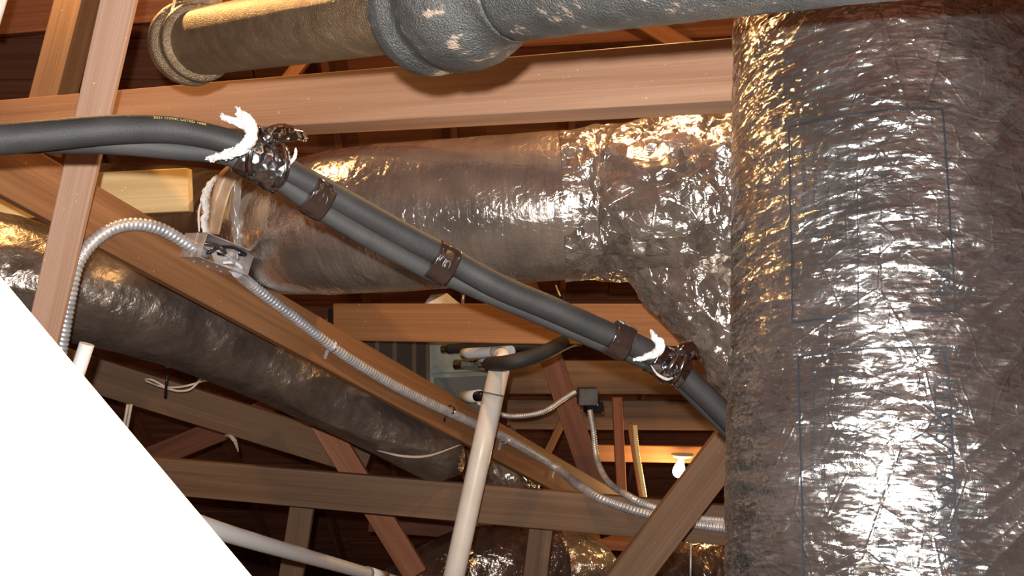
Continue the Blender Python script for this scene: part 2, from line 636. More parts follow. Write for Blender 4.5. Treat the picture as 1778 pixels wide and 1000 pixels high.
# sheathing boards, each with its own gap, tone and slight lift
n_b = int(LEN / 0.245)
for i in range(n_b):
    s0 = i * 0.245 + 0.005
    cpt = ridge_pt + sd * (s0 + 0.1175) + sn * (0.014 + 0.004 * random.random())
    # two lengths butted at a random joint
    jx = random.uniform(-2.6, 2.6)
    for a, b in ((-HALF + 0.02, jx - 0.004), (jx + 0.004, HALF - 0.02)):
        o = beam('sheathing_board', cpt + Vector((a, 0, 0)), cpt + Vector((b, 0, 0)), 0.233 + 0.004 * random.random(), 0.012,
                 W_SHEATH, n=sn, bev=0)
        o.parent = ceil

# rafters down the far slope
for k, x in enumerate((-3.35, -2.74, -2.13, -1.52, -0.91, -0.30, 0.31, 0.92, 1.53, 2.14, 2.75)):
    a = Vector((x, 2.4, roofz(2.4))) + sn * 0.16
    b = Vector((x, 8.9, roofz(8.9))) + sn * 0.16
    beam('rafter', a, b, 0.038, 0.14, W_DARK, n=sn, parent=ceil)

# ------------------------------------------------------------------ timbers of the trusses
T = {}
T['top'] = beam('horizontal_beam', P(-90, 216, 3.30), P(1850, 78, 1.86), 0.143, 0.089, W_PINK, n=(0, -1, 0.13),
                label='long bright reddish beam running across the top behind the black iron pipe', cat='beam')
W_TAN = wood('pinkish_fine_grained_board', (0.36, 0.20, 0.125), (0.46, 0.265, 0.17), (0.56, 0.35, 0.24), streak=520, grain=1.3)
T['board'] = beam('upright_board', P(217, -60, 2.20), P(10, 860, 2.52), 0.079, 0.019, W_TAN,
                  label='pinkish fine-grained upright board at left, crossed by the black hoses', cat='board')
bd = Vector((0.776, 1.05, -0.609))
b0 = Vector((-0.359, 3.45, 2.335))
nB = Vector((1.05, -0.776, 0.0)).normalized()
T['diag'] = beam('diagonal_beam', b0 - bd * 1.35, b0 + bd * 1.25, 0.140, 0.038, W_ORANGE, n=nB,
                 label='long orange-brown diagonal beam carrying the metal conduit and open steel box', cat='beam')
T['mid'] = beam('crosspiece_beam', P(578, 559, 3.72), P(1330, 566, 3.10), 0.140, 0.038, W_ORANGE,
                label='level orange-brown beam under the ribbed duct, its left end against the diagonal', cat='beam')
T['low'] = beam('lower_beam', P(150, 816, 3.95), P(1420, 927, 3.42), 0.142, 0.038, W_BROWN,
                label='long dull brown beam crossing low behind the cream pipe', cat='beam')
T['post'] = beam('diagonal_post', P(1341, 680, 3.12), P(1011, 1112, 3.12), 0.120, 0.045, W_BROWN,
                 label='brown slanting post in front of the lower beam beside the large duct', cat='post')
T['blk'] = beam('pale_timber', P(-120, 350, 3.16), P(326, 329, 3.12), 0.138, 0.045, W_PALE,
                label='short pale new timber lit yellow, ending behind the upright board', cat='timber')
T['blk2'] = beam('ledger_end', P(-120, 407, 3.12), P(34, 407, 3.12), 0.05, 0.04, W_BROWN,
                 label='small brown timber end under the pale timber at the left edge', cat='timber')
T['near'] = beam('near_board', P(-444, 444, 0.455), P(396, 1445, 0.455), 0.142, 0.038, W_PALE,
                 label='white overexposed board cutting across the lower left corner close by', cat='board')
T['ql'] = beam('upper_cross_beam', P(-200, 40, 4.3), P(420, -12, 4.1), 0.18, 0.038, W_DARK,
               label='dark red beam high at upper left behind the golden upright', cat='beam')
T['gold'] = beam('golden_upright', P(140, -90, 3.22), P(50, 260, 3.22), 0.089, 0.14, W_BROWN,
                 label='golden lit upright timber at upper left standing behind the long top beam', cat='timber')
T['F'] = beam('sloping_brace', P(60, 620, 4.20), P(640, 800, 4.45), 0.150, 0.038, W_BROWN,
              label='dark brown sloping brace under the long dusty duct, white wires looped on it', cat='brace')
T['G'] = beam('short_web', P(520, 670, 4.08), P(722, 1000, 4.12), 0.100, 0.038, W_RED,
              label='reddish slanting web passing behind the lower beam at its middle', cat='web timber')
T['H'] = beam('hanging_stud', P(530, 840, 4.02), P(495, 1060, 4.02), 0.098, 0.038, W_BROWN,
              label='brown upright stud below the lower beam, crossed by the white pipe', cat='stud')
T['I'] = beam('lower_stud', P(944, 880, 3.80), P(922, 1060, 3.80), 0.092, 0.038, W_BROWN,
              label='brown upright stud below the lower beam, right of the cream pipe', cat='stud')
T['R2'] = beam('red_web', P(905, 470, 4.75), P(1062, 930, 4.75), 0.11, 0.038, W_DARK,
               label='dark red slanting web behind the small junction box', cat='web timber')
T['R3'] = beam('lit_strip', P(990, 705, 5.1), P(905, 880, 5.1), 0.040, 0.019, W_ORANGE,
               label='narrow orange lit batten slanting behind the conduit', cat='batten')
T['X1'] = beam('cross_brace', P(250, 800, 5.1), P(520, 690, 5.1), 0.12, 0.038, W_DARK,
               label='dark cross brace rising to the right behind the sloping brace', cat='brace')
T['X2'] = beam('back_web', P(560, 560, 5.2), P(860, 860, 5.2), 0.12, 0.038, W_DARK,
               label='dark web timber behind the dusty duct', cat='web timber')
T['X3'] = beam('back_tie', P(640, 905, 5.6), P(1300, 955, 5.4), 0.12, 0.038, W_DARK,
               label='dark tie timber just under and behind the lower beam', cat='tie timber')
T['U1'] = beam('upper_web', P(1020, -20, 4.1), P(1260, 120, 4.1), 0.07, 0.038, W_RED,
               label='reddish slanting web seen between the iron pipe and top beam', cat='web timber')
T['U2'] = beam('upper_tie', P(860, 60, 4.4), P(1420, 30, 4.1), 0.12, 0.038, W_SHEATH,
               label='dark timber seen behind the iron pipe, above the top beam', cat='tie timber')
T['U3'] = beam('small_web', P(480, 160, 4.0), P(560, 60, 4.0), 0.05, 0.038, W_RED,
               label='small reddish web seen under the iron pipe', cat='web timber')
T['S1'] = beam('back_strut', P(250, 0, 4.9), P(120, 260, 4.9), 0.03, 0.03, W_BROWN,
               label='thin brown strut slanting behind the upright board', cat='strut')
T['hung'] = beam('lamp_joist', P(1000, 786, 5.15), P(1330, 792, 5.05), 0.088, 0.038, W_ORANGE,
                 label='short orange lit joist that carries the glowing bulb', cat='joist')
T['hung2'] = beam('upper_joist', P(880, 655, 5.6), P(1330, 655, 5.4), 0.19, 0.038, W_BROWN,
                  label='wide brown board above the small junction box, the higher of two', cat='joist')
T['hung3'] = beam('middle_joist', P(880, 720, 5.7), P(1330, 722, 5.5), 0.17, 0.038, W_BROWN,
                  label='wide brown board directly over the lit joist, the lower of two', cat='joist')
T['cs'] = beam('conduit_batten', P(1072, 690, 4.9), P(1082, 905, 4.9), 0.05, 0.038, W_SHEATH,
               label='dark upright batten left of the lit yellow cables', cat='batten')
T['cs2'] = beam('yellow_lit_batten', P(1094, 735, 4.85), P(1116, 872, 4.85), 0.028, 0.02, W_ORANGE,
                label='thin orange lit batten beside the yellow cable', cat='batten')
# pale splintered nicks and scraps on the face of the long top beam
for kx, ky, kw_, kh_ in ((290, 176, 0.010, 0.006), (700, 218, 0.022, 0.006), (722, 203, 0.006, 0.008), (545, 230, 0.016, 0.005), (592, 241, 0.006, 0.012)):
    f_ = (kx + 90) / 1940.0
    dd = 1.0 / ((1 - f_) / 3.30 + f_ / 1.86)
    c = P(kx, ky, dd - 0.022)
    n_ = 9
    vv = [c + Vector((kw_ * math.cos(a) * random.uniform(0.6, 1.1), 0.012, kh_ * math.sin(a) * random.uniform(0.6, 1.1))) for a in np.linspace(0, 2 * PI, n_ + 1)[:-1]]
    mesh_obj('splinter', vv + [c], [(i, n_, (i + 1) % n_) for i in range(n_)], W_PALE, T['top'])
# knots on the slanting post
for kx, ky in ((1165, 905), (1140, 931), (1117, 956)):
    c = P(kx, ky, 3.118)
    mesh_obj('knot', [c + Vector((0.007 * math.cos(a), 0, 0.006 * math.sin(a))) for a in np.linspace(0, 2 * PI, 11)[:-1]]
             + [c + Vector((0, -0.003, 0))], [(i, (i + 1) % 10, 10) for i in range(10)], W_DARK, T['post'])

# ------------------------------------------------------------------ large silver duct at right
duct_pts = [P(1490, -300, 1.56), P(1506, -130, 1.48), P(1519, 30, 1.41), P(1543, 500, 1.272), P(1550, 800, 1.205), P(1558, 1100, 1.145), P(1562, 1350, 1.09)]


def disp_big(TH, S):
    u = TH * 0.2
    d = 0.0003 * np.sin(2 * PI * S / 0.030 + TH)
    d += 0.0010 * (ridge(u * 7 + 0.6 * vn(u * 9, S * 9, 3), S * 46 + u * 5, 1) - 0.4)
    d += 0.0008 * (ridge(u * 16 + vn(u * 20, S * 20, 8), S * 90 - u * 16, 2) - 0.4)
    ph = np.mod(TH, 2 * PI)
    # sweeping diagonal folds on the right hand side
    mask = np.clip((math_side(ph) + 0.05) / 0.35, 0, 1)
    q = S * 19 - u * 15
    d += 0.014 * mask * (ridge(u * 2.0 + S * 2.0, q, 11, 6.0) - 0.3)
    d += 0.006 * mask * (ridge(u * 5, q * 2.1, 12, 6.0) - 0.3)
    d += 0.004 * (vn(u * 4, S * 5, 21) - 0.5)
    d += 0.0016 * (facet(u * 16, S * 30, 4) - 0.5)
    d += 0.0010 * (facet(u * 50, S * 95, 9) - 0.5)
    return d


SIDE_SIGN = [1.0]


def math_side(ph):
    # +1 towards the right of the picture, -1 towards the left (theta = 0 is at the back)
    return SIDE_SIGN[0] * np.sin(ph)


t0 = Tube(duct_pts, 0.2, 8, 20)
# which side is positive sine: the binormal's x component tells
SIDE_SIGN[0] = 1.0 if t0.B[10][0] > 0 else -1.0
big = Tube(duct_pts, 0.2, 440, 760, disp_big)
DUCT = thing('insulated_duct', Vector(big.c[-1]), 'large crinkled silver insulated duct filling the right side', 'duct')
big.mesh('jacket', FOIL_BIG, DUCT)

# pixel -> (theta index, station) on the visible side of the duct
gp = big.pos
gpx = 889 + F * gp[..., 0] / gp[..., 1]
gpy = 500 - F * (gp[..., 2] - CAMZ) / gp[..., 1]
front = (np.abs(big.th - PI) < PI / 2)[None, :].repeat(big.nv, 0)


def on_duct(px, py):
    e = (gpx - px) ** 2 + (gpy - py) ** 2 + (~front) * 1e9
    i = np.unravel_index(np.argmin(e), e.shape)
    return big.th[i[1]], big.s[i[0]]


def duct_surf(th, s, lift=0.0012):
    fi = np.interp(s, big.s, np.arange(big.nv))
    fj = th / (2 * PI) * big.nu
    i = min(max(int(fi), 0), big.nv - 2)
    j = min(max(int(fj), 0), big.nu - 1)
    a, b = fi - i, fj - j
    p = (gp[i, j] * (1 - a) * (1 - b) + gp[i + 1, j] * a * (1 - b) + gp[i, j + 1] * (1 - a) * b + gp[i + 1, j + 1] * a * b)
    n = p - (big.c[i] * (1 - a) + big.c[i + 1] * a)
    return Vector(p + n / np.linalg.norm(n) * lift)


def ink_line(pixels, wd=0.0022, name='printed_frame'):
    verts, faces = [], []
    uv = [on_duct(*p) for p in pixels]
    for (t1, s1), (t2, s2) in zip(uv[:-1], uv[1:]):
        n = max(6, int(math.hypot((t2 - t1) * 0.2, s2 - s1) / 0.004))
        dx, dy = (t2 - t1) * 0.2, s2 - s1
        l = math.hypot(dx, dy)
        nx, ny = -dy / l * wd / 2, dx / l * wd / 2
        base = len(verts)
        for k in range(n + 1):
            f = k / n
            th, s = t1 + (t2 - t1) * f, s1 + (s2 - s1) * f
            verts.append(duct_surf(th + nx / 0.2, s + ny))
            verts.append(duct_surf(th - nx / 0.2, s - ny))
        for k in range(n):
            b = base + 2 * k
            faces.append((b, b + 1, b + 3, b + 2))
    return mesh_obj(name, verts, faces, INK, DUCT)


ink_line([(1378, 560), (1374, 380), (1372, 222), (1500, 196), (1638, 190), (1644, 300), (1650, 420), (1656, 542), (1584, 540)])
ink_line([(1378, 560), (1470, 552)])
ink_line([(1488, 300), (1490, 560)], 0.0014)
ink_line([(1398, 1000), (1394, 800), (1386, 620), (1500, 606), (1642, 604), (1652, 720), (1658, 860), (1662, 1000)])

_font_cache = {}


def text_verts(body, size):
    cu = bpy.data.curves.new('lettering', 'FONT')
    cu.body = body
    cu.size = size
    cu.resolution_u = 3
    o = bpy.data.objects.new('lettering_tmp', cu)
    C.objects.link(o)
    dg = bpy.context.evaluated_depsgraph_get()
    me = bpy.data.meshes.new_from_object(o.evaluated_get(dg))
    bpy.data.objects.remove(o, do_unlink=True)
    bpy.data.curves.remove(cu)
    bm = bmesh.new()
    bm.from_mesh(me)
    bpy.data.meshes.remove(me)
    bmesh.ops.triangulate(bm, faces=bm.faces[:])
    bmesh.ops.subdivide_edges(bm, edges=[e for e in bm.edges if e.calc_length() > size * 0.15], cuts=1)
    bmesh.ops.triangulate(bm, faces=bm.faces[:])
    return bm


def duct_text(body, px, py, size, mat=INK):
    """lettering that reads downwards, tops of the letters to the right"""
    t0_, s0_ = on_duct(px, py)
    down = 1.0 if on_duct(px, py + 60)[1] > s0_ else -1.0
    right = 1.0 if on_duct(px + 40, py)[0] > t0_ else -1.0
    bm = text_verts(body, size)
    for v in bm.verts:
        x, y = v.co.x, v.co.y
        v.co = duct_surf(t0_ + right * y / 0.2, s0_ + down * x, 0.0016)
    return bm_obj('printed_lettering', bm, mat, DUCT)


duct_text('CLASS 1 AIR DUCT', 1618, 655, 0.026)
duct_text('0996', 1628, 452, 0.019)
for k in range(5):
    duct_text('FLEXIBLE AIR DUCT INSULATION JACKET', 1392 + k * 19, 250, 0.0068)
for k in range(5):
    duct_text('INSTALL TO INSTRUCTIONS AND CODES', 1410 + k * 19, 640, 0.0068)

# ------------------------------------------------------------------ middle ribbed duct
rib_pts = [P(60, 372, 4.3), P(230, 378, 4.05), P(380, 392, 3.70), P(470, 396, 3.14), P(545, 392, 2.86), P(640, 381, 2.72), P(800, 370, 2.64), P(960, 358, 2.58), P(1060, 352, 2.57)]
rib_r = [0.22, 0.22, 0.21, 0.205, 0.206, 0.208, 0.204, 0.20, 0.20]


def disp_rib(TH, S):
    u = TH * 0.2
    d = 0.0007 * np.abs(np.sin(PI * S / 0.013 + 0.25 * np.sin(TH * 2))) * (0.5 + vn(u * 5, S * 5, 31))
    d += 0.014 * (vn(u * 3, S * 2.3, 33) - 0.5)
    d += 0.002 * (ridge(u * 9, S * 10, 34) - 0.4)
    return d


MID = thing('ribbed_duct', P(700, 377, 2.6), 'ribbed silver flexible duct running level beneath the long top beam', 'duct')
tube('ribbed_jacket', rib_pts, rib_r, FOIL_RIB, nu=260, nv=620, parent=MID, disp=disp_rib)


def disp_cr(TH, S):
    u = TH * 0.2
    d = 0.014 * (facet(u * 11, S * 12, 41) - 0.5) + 0.007 * (facet(u * 26, S * 30, 42) - 0.5)
    d += 0.012 * (vn(u * 6, S * 6, 43) - 0.5)
    return d


tube('crumpled_sleeve', [P(975, 356, 2.57), P(1060, 352, 2.565), P(1160, 345, 2.50), P(1260, 336, 2.46), P(1400, 320, 2.40), P(1560, 300, 2.35)],
     [0.196, 0.206, 0.208, 0.205, 0.205, 0.2], FOIL_CRUMP, nu=260, nv=330, parent=MID, disp=disp_cr)
# branch that drops behind the large duct
tube('branch_boot', [P(1110, 410, 2.56), P(1175, 455, 2.52), P(1245, 520, 2.48), P(1300, 600, 2.46), P(1330, 700, 2.45)],
     [0.10, 0.135, 0.135, 0.125, 0.12], FOIL_CRUMP, nu=160, nv=200, parent=MID, disp=disp_cr)

# ------------------------------------------------------------------ long dusty duct behind the diagonal
dl = [P(-140, 440, 2.85), P(100, 497, 2.98), P(260, 540, 3.14), P(430, 607, 3.36), P(600, 700, 3.56), P(720, 765, 3.68), P(775, 796, 3.72), P(800, 812, 3.74)]


def disp_l(TH, S):
    u = TH * 0.17
    d = 0.014 * (vn(u * 5, S * 4, 51) - 0.5) + 0.008 * (ridge(u * 4, S * 2.3 + u * 3, 52) - 0.4)
    d += 0.003 * (ridge(u * 10, S * 6, 53) - 0.4) + 0.002 * (facet(u * 30, S * 30, 54) - 0.5)
    return d


LDUCT = thing('dusty_duct', dl[2], 'dull dusty silver duct running behind the diagonal beam at lower left', 'duct')
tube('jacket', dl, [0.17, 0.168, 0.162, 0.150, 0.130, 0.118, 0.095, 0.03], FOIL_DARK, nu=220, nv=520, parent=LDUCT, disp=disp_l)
tube('torn_seam_strip', [P(655, 782, 3.535), P(700, 792, 3.535), P(745, 791, 3.55), P(800, 772, 3.60)], [0.003, 0.008, 0.007, 0.003], CLOTHD,
     nu=8, nv=30, parent=LDUCT, sy=0.6)

# lower foil ducts behind the lower beam
def disp_s(TH, S):
    u = TH * 0.17
    return 0.02 * (facet(u * 7, S * 8, 61) - 0.5) + 0.012 * (vn(u * 6, S * 6, 62) - 0.5) + 0.006 * (facet(u * 22, S * 22, 63) - 0.5)


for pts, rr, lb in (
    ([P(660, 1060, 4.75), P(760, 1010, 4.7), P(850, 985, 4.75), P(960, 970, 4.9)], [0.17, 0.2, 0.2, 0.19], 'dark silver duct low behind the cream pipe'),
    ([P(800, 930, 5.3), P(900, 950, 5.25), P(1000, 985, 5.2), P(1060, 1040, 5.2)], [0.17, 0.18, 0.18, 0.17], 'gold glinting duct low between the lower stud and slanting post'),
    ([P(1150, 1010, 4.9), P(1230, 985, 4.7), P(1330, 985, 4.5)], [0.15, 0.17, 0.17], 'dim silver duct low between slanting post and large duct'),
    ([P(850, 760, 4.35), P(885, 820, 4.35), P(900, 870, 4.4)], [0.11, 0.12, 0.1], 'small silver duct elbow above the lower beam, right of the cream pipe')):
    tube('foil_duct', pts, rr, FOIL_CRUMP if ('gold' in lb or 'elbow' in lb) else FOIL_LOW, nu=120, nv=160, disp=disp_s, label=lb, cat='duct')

# ------------------------------------------------------------------ cast iron pipe
A0 = Vector((-0.627, 1.94, 3.185))
ax = Vector((0.851, -0.94, -0.143)).normalized()


def lathe(name, prof, mat, parent, nu=56, disp=None):
    """prof: (distance along the pipe axis, radius)"""
    pts = [A0 + ax * t for t, r in prof]
    T_ = Tube([A0, A0 + ax * 1.0], 1.0, nu, 2)
    N, B = T_.N[0], T_.B[0]
    verts, faces = [], []
    W = nu
    for t, r in prof:
        c = np.array(A0 + ax * t)
        for j in range(nu):
            th = 2 * PI * j / nu
            rr = r + (0.0018 * (float(vn(j * 0.45, t * 60, 71, wrap=None)) - 0.5) if disp else 0)
            verts.append(c + rr * (math.cos(th) * N + math.sin(th) * B))
    for i in range(len(prof) - 1):
        for j in range(nu):
            a, b = i * W + j, i * W + (j + 1) % W
            faces.append((a, b, b + W, a + W))
    faces.append(tuple(range(nu))[::-1])
    k = (len(prof) - 1) * W
    faces.append(tuple(range(k, k + nu)))
    return mesh_obj(name, verts, faces, mat, parent)


def fine(prof, step=0.012):
    out = [prof[0]]
    for (a, ra), (b, rb) in zip(prof[:-1], prof[1:]):
        n = max(1, int((b - a) / step))
        for k in range(1, n + 1):
            out.append((a + (b - a) * k / n, ra + (rb - ra) * k / n))
    return out


IRON = thing('soil_pipe', A0, 'thick black cast iron drain pipe with flared hub crossing the top', 'pipe')
lathe('far_barrel', fine([(-0.02, 0.063), (0.80, 0.063)], 0.03), IRON_G, IRON)
lathe('far_hub', [(-0.075, 0.05), (-0.07, 0.067), (-0.045, 0.070), (-0.042, 0.080), (-0.025, 0.083), (-0.010, 0.080), (-0.008, 0.073), (0.010, 0.073), (0.016, 0.077), (0.026, 0.074), (0.030, 0.058)], IRON_G, IRON)
lathe('near_hub', fine([(0.745, 0.064), (0.745, 0.092), (0.752, 0.098), (0.766, 0.1005), (0.782, 0.099), (0.790, 0.091), (0.80, 0.0895), (0.812, 0.093), (0.826, 0.0975),
                   (0.855, 0.0965), (0.880, 0.091), (0.900, 0.082), (0.915, 0.072), (0.93, 0.066), (0.95, 0.0645)], 0.006), IRON_B, IRON, nu=96, disp=True)
lathe('near_barrel', fine([(0.94, 0.0640), (1.62, 0.0640)], 0.02), IRON_B, IRON, nu=96, disp=True)
tube('oakum_joint', [A0 + ax * 0.752, A0 + ax * 0.747], [0.082, 0.064], CLOTHD, nu=40, nv=3, parent=IRON)
tube('vent_riser', [P(345, 20, 2.02), P(350, -60, 2.03), P(352, -200, 2.05)], 0.045, IRON_G, nu=32, nv=20, parent=IRON)
tube('tie_cord', [P(299, 18, 1.9), P(303, -4, 1.93), P(300, -60, 1.98)], 0.003, WIREY, nu=8, parent=IRON)

# ------------------------------------------------------------------ refrigerant hoses
h1 = [P(-140, 252, 1.50), P(0, 242, 1.52), P(100, 233, 1.55), P(200, 225, 1.58), P(300, 226, 1.62), P(380, 241, 1.65), P(440, 262, 1.67), P(505, 300, 1.70),
      P(600, 352, 1.75), P(700, 408, 1.80), P(780, 450, 1.84), P(860, 495, 1.86), P(950, 533, 1.88), P(1040, 573, 1.90), P(1110, 603, 1.92),
      P(1165, 635, 1.94), P(1215, 678, 1.95), P(1280, 742, 1.96), P(1380, 840, 1.98)]
h2 = [P(-140, 250, 1.57), P(0, 248, 1.59), P(100, 247, 1.60), P(200, 250, 1.62), P(300, 259, 1.65), P(380, 266, 1.67), P(430, 283, 1.68), P(490, 316, 1.70),
      P(580, 378, 1.75), P(680, 435, 1.80), P(760, 477, 1.84)]
h2 = [p for p in h2]
h2b = [P(770, 478, 1.865), P(850, 512, 1.885), P(940, 549, 1.905), P(1030, 588, 1.92), P(1100, 616, 1.94), P(1160, 645, 1.965), P(1210, 690, 1.98), P(1280, 758, 1.99), P(1380, 850, 2.0)]
H1 = thing('insulated_hose', h1[4], 'thicker black insulated hose with yellow print, uppermost of the pair sweeping across', 'hose')
h1r = [0.0245, 0.0245, 0.0245, 0.024, 0.0225, 0.0215, 0.0215, 0.0225, 0.0230, 0.0235, 0.0240, 0.0245, 0.0245, 0.0240, 0.0235, 0.0235, 0.0235, 0.0235, 0.0235]


def disp_h(TH, S):
    return 0.0012 * (vn(TH * 1.5, S * 14, 81) - 0.5)


hose1 = Tube(h1, h1r, 32, 260, disp_h)
hose1.mesh('foam_sleeve', RUBBER, H1)
tube('insulated_hose', h2 + h2b, 0.0182, RUBBER2, nu=28, nv=260, disp=disp_h,
     label='thinner grey-black insulated hose lying under the thicker one', cat='hose')
# yellow print on the hose
fr = hose1
HP = fr.pos
hpx = 889 + F * HP[..., 0] / HP[..., 1]
hpy = 500 - F * (HP[..., 2] - CAMZ) / HP[..., 1]
hc = np.linalg.norm(HP[..., :] - np.array([0, 0, CAMZ]), axis=2) < np.linalg.norm(fr.c - np.array([0, 0, CAMZ]), axis=1)[:, None]


def hose_text(body, px, py, size):
    e = (hpx - px) ** 2 + (hpy - py) ** 2 + (~hc) * 1e9
    i0, j0 = np.unravel_index(np.argmin(e), e.shape)
    sgn = 1.0
    # which theta direction goes up in the picture
    if hpy[i0, min(j0 + 1, fr.nu)] > hpy[i0, j0]:
        sgn = -1.0
    bm = text_verts(body, size)
    for v in bm.verts:
        s = fr.s[i0] + v.co.x
        th = fr.th[j0] + sgn * v.co.y / 0.0225
        k = np.interp(s, fr.s, np.arange(fr.nv))
        i = min(int(k), fr.nv - 2)
        a = k - i
        c = fr.c[i] * (1 - a) + fr.c[i + 1] * a
        r = fr.R[i] + 0.0012
        v.co = Vector(c + r * (math.cos(th) * fr.N[i] + math.sin(th) * fr.B[i]))
    return bm_obj('printed_lettering', bm, GOLDINK, H1)


hose_text('2031 IT090', 264, 207, 0.0075)
hose_text('C LISTED 1088', 307, 210, 0.0075)


def band(name, centre_a, centre_b, r, mat, parent=None, sy=1.35, nu=40, nv=14, amp=0.0015, ref=(0, 1, 0), seed=91, **kw):
    return tube(name, [centre_a, (centre_a + centre_b) * 0.5, centre_b], [r, r * 1.02, r], mat, nu=nu, nv=nv, parent=parent, sy=sy, ref=ref,
                disp=lambda TH, S: amp * (facet(TH * 2.5, S * 60, seed) - 0.5) * 2, **kw)


# tape bands round the pair
for a, b, r, sy, lb in (
    (P(534, 334, 1.715), P(568, 354, 1.735), 0.0275, 1.32, 'glossy brown tape band on the hoses, just below the upper clamp'),
    (P(750, 448, 1.825), P(784, 467, 1.84), 0.0300, 1.28, 'glossy tape band with bright highlight around the middle of the hoses'),
    (P(1060, 584, 1.90), P(1092, 599, 1.905), 0.0295, 1.2, 'dark glossy tape band on the hoses, just above the lower clamp')):
    band('tape_band', a, b, r, TAPE, sy=sy, label=lb, cat='tape')


def loop_strap(name, cpt, axis, r, wd, mat, parent, sy=1.0, t=0.0012):
    """flat metal strap bent into a ring"""
    axis = Vector(axis).normalized()
    prof = [(-wd / 2, 0), (wd / 2, 0), (wd / 2, t), (-wd / 2, t)]
    ref = Vector((0, 1, 0)) - axis * axis.y
    ref.normalize()
    bn = axis.cross(ref)
    n = 48
    verts, faces = [], []
    for k in range(n):
        th = 2 * PI * k / n
        dv = ref * math.cos(th) + bn * math.sin(th) * sy
        for x, rr in prof:
            verts.append(Vector(cpt) + axis * x + dv * (r + rr))
    for k in range(n):
        for m in range(4):
            a = k * 4 + m
            b = k * 4 + (m + 1) % 4
            faces.append((a, b, ((k + 1) % n) * 4 + (m + 1) % 4, ((k + 1) % n) * 4 + m))
    return mesh_obj(name, verts, faces, mat, parent)


# upper clamp
CL1 = thing('hose_clamp', P(450, 270, 1.67), 'upper shiny strap clamp gripping both hoses, with torn white fibre', 'clamp')
band('wrapped_tape', P(418, 264, 1.665), P(492, 306, 1.695), 0.0265, CHROME, CL1, sy=1.35, nu=56, nv=40, amp=0.0015)
dirh = (Vector(h1[7]) - Vector(h1[5])).normalized()
loop_strap('strap', P(442, 262, 1.655), (dirh + Vector((0.1, -0.35, 0.25))), 0.0335, 0.012, CHROME, CL1, sy=1.25)
loop_strap('strap', P(480, 286, 1.675), (dirh + Vector((-0.3, 0.2, 0.35))), 0.0320, 0.011, CHROME, CL1, sy=1.2)
tube('bulged_film', [P(455, 246, 1.67), P(478, 232, 1.69), P(510, 232, 1.72), P(530, 240, 1.75)], [0.010, 0.016, 0.013, 0.006], CHROME, nu=36, nv=40,
     parent=CL1, disp=lambda TH, S: 0.004 * (facet(TH * 1.4, S * 70, 17) - 0.5))


def fibre(name, pix, rr, parent, mat=CLOTH, amp=0.004, sy=0.7, seed=5, nv=60):
    return tube(name, pix, rr, mat, nu=20, nv=nv, parent=parent, sy=sy,
                disp=lambda TH, S: amp * (vn(TH * 2, S * 170, seed) - 0.5) + amp * 0.6 * (vn(TH * 5, S * 420, seed + 1) - 0.5))


fibre('torn_fibre', [P(414, 188, 1.615), P(419, 200, 1.61), P(430, 212, 1.605), P(436, 232, 1.605), P(430, 250, 1.605), P(408, 264, 1.61), P(384, 271, 1.62), P(360, 276, 1.64)],
      [0.004, 0.009, 0.015, 0.0145, 0.0135, 0.012, 0.009, 0.004], CL1, amp=0.009)
fibre('torn_fibre', [P(384, 199, 1.62), P(392, 205, 1.61), P(408, 212, 1.605), P(424, 218, 1.605)], [0.003, 0.007, 0.008, 0.010], CL1, seed=9, amp=0.006)
fibre('torn_fibre', [P(514, 258, 1.675), P(512, 272, 1.665), P(500, 286, 1.665), P(478, 299, 1.67)], [0.002, 0.0032, 0.004, 0.002], CL1, seed=13, amp=0.003)
# lower clamp
CL2 = thing('hose_clamp', P(1165, 632, 1.94), 'lower shiny dark clamp on the hoses beside the large duct', 'clamp')
band('wrapped_tape', P(1132, 618, 1.925), P(1186, 648, 1.945), 0.0262, CHROME, CL2, sy=1.25, nu=56, nv=34, amp=0.002, seed=33)
loop_strap('strap', P(1165, 634, 1.93), (dirh + Vector((0.0, -0.5, -0.2))), 0.0330, 0.012, CHROME, CL2, sy=1.2)
loop_strap('strap', P(1178, 634, 1.93), (dirh + Vector((0.7, -0.2, -0.3))), 0.0300, 0.010, CHROME, CL2, sy=1.3)
tube('folded_tab', [P(1168, 622, 1.915), P(1184, 606, 1.91), P(1200, 603, 1.92), P(1201, 620, 1.93)], [0.007, 0.012, 0.011, 0.006], CHROME, nu=28, nv=40,
     parent=CL2, disp=lambda TH, S: 0.004 * (facet(TH * 1.4, S * 80, 27) - 0.5))
fibre('torn_fibre', [P(1132, 574, 1.90), P(1136, 586, 1.89), P(1146, 597, 1.885), P(1142, 610, 1.885), P(1124, 619, 1.895), P(1100, 624, 1.915)],
      [0.004, 0.009, 0.011, 0.011, 0.008, 0.003], CL2, seed=23, amp=0.006)
fibre('torn_fibre', [P(1130, 634, 1.905), P(1142, 650, 1.90), P(1158, 658, 1.90), P(1168, 656, 1.905)], [0.001, 0.003, 0.004, 0.002], CL2, seed=29, mat=CLOTHD, amp=0.002)

# ------------------------------------------------------------------ open steel box with conduit, on the diagonal beam
_ray = P(347, 447, 1.0) - Vector((0, 0, CAMZ))
dO = ((b0 - Vector((0, 0, CAMZ))).dot(nB) + 0.100) / _ray.dot(nB)      # the box's back sits on the beam
O = P(347, 447, dO)
print('box depth', dO)
sc_ = dO / 2.3
va = Vector((0.2166, 0.212, 0.953)).normalized()
vb = Vector((0.613, 0.73, -0.302)).normalized()
vc = Vector((-0.760, 0.65, 0.028)).normalized()
La, Lb, Lc = 0.0625 * sc_, 0.139 * sc_, 0.096 * sc_
BOX = thing('junction_box', O, 'open galvanised junction box mounted on the diagonal beam', 'junction box')


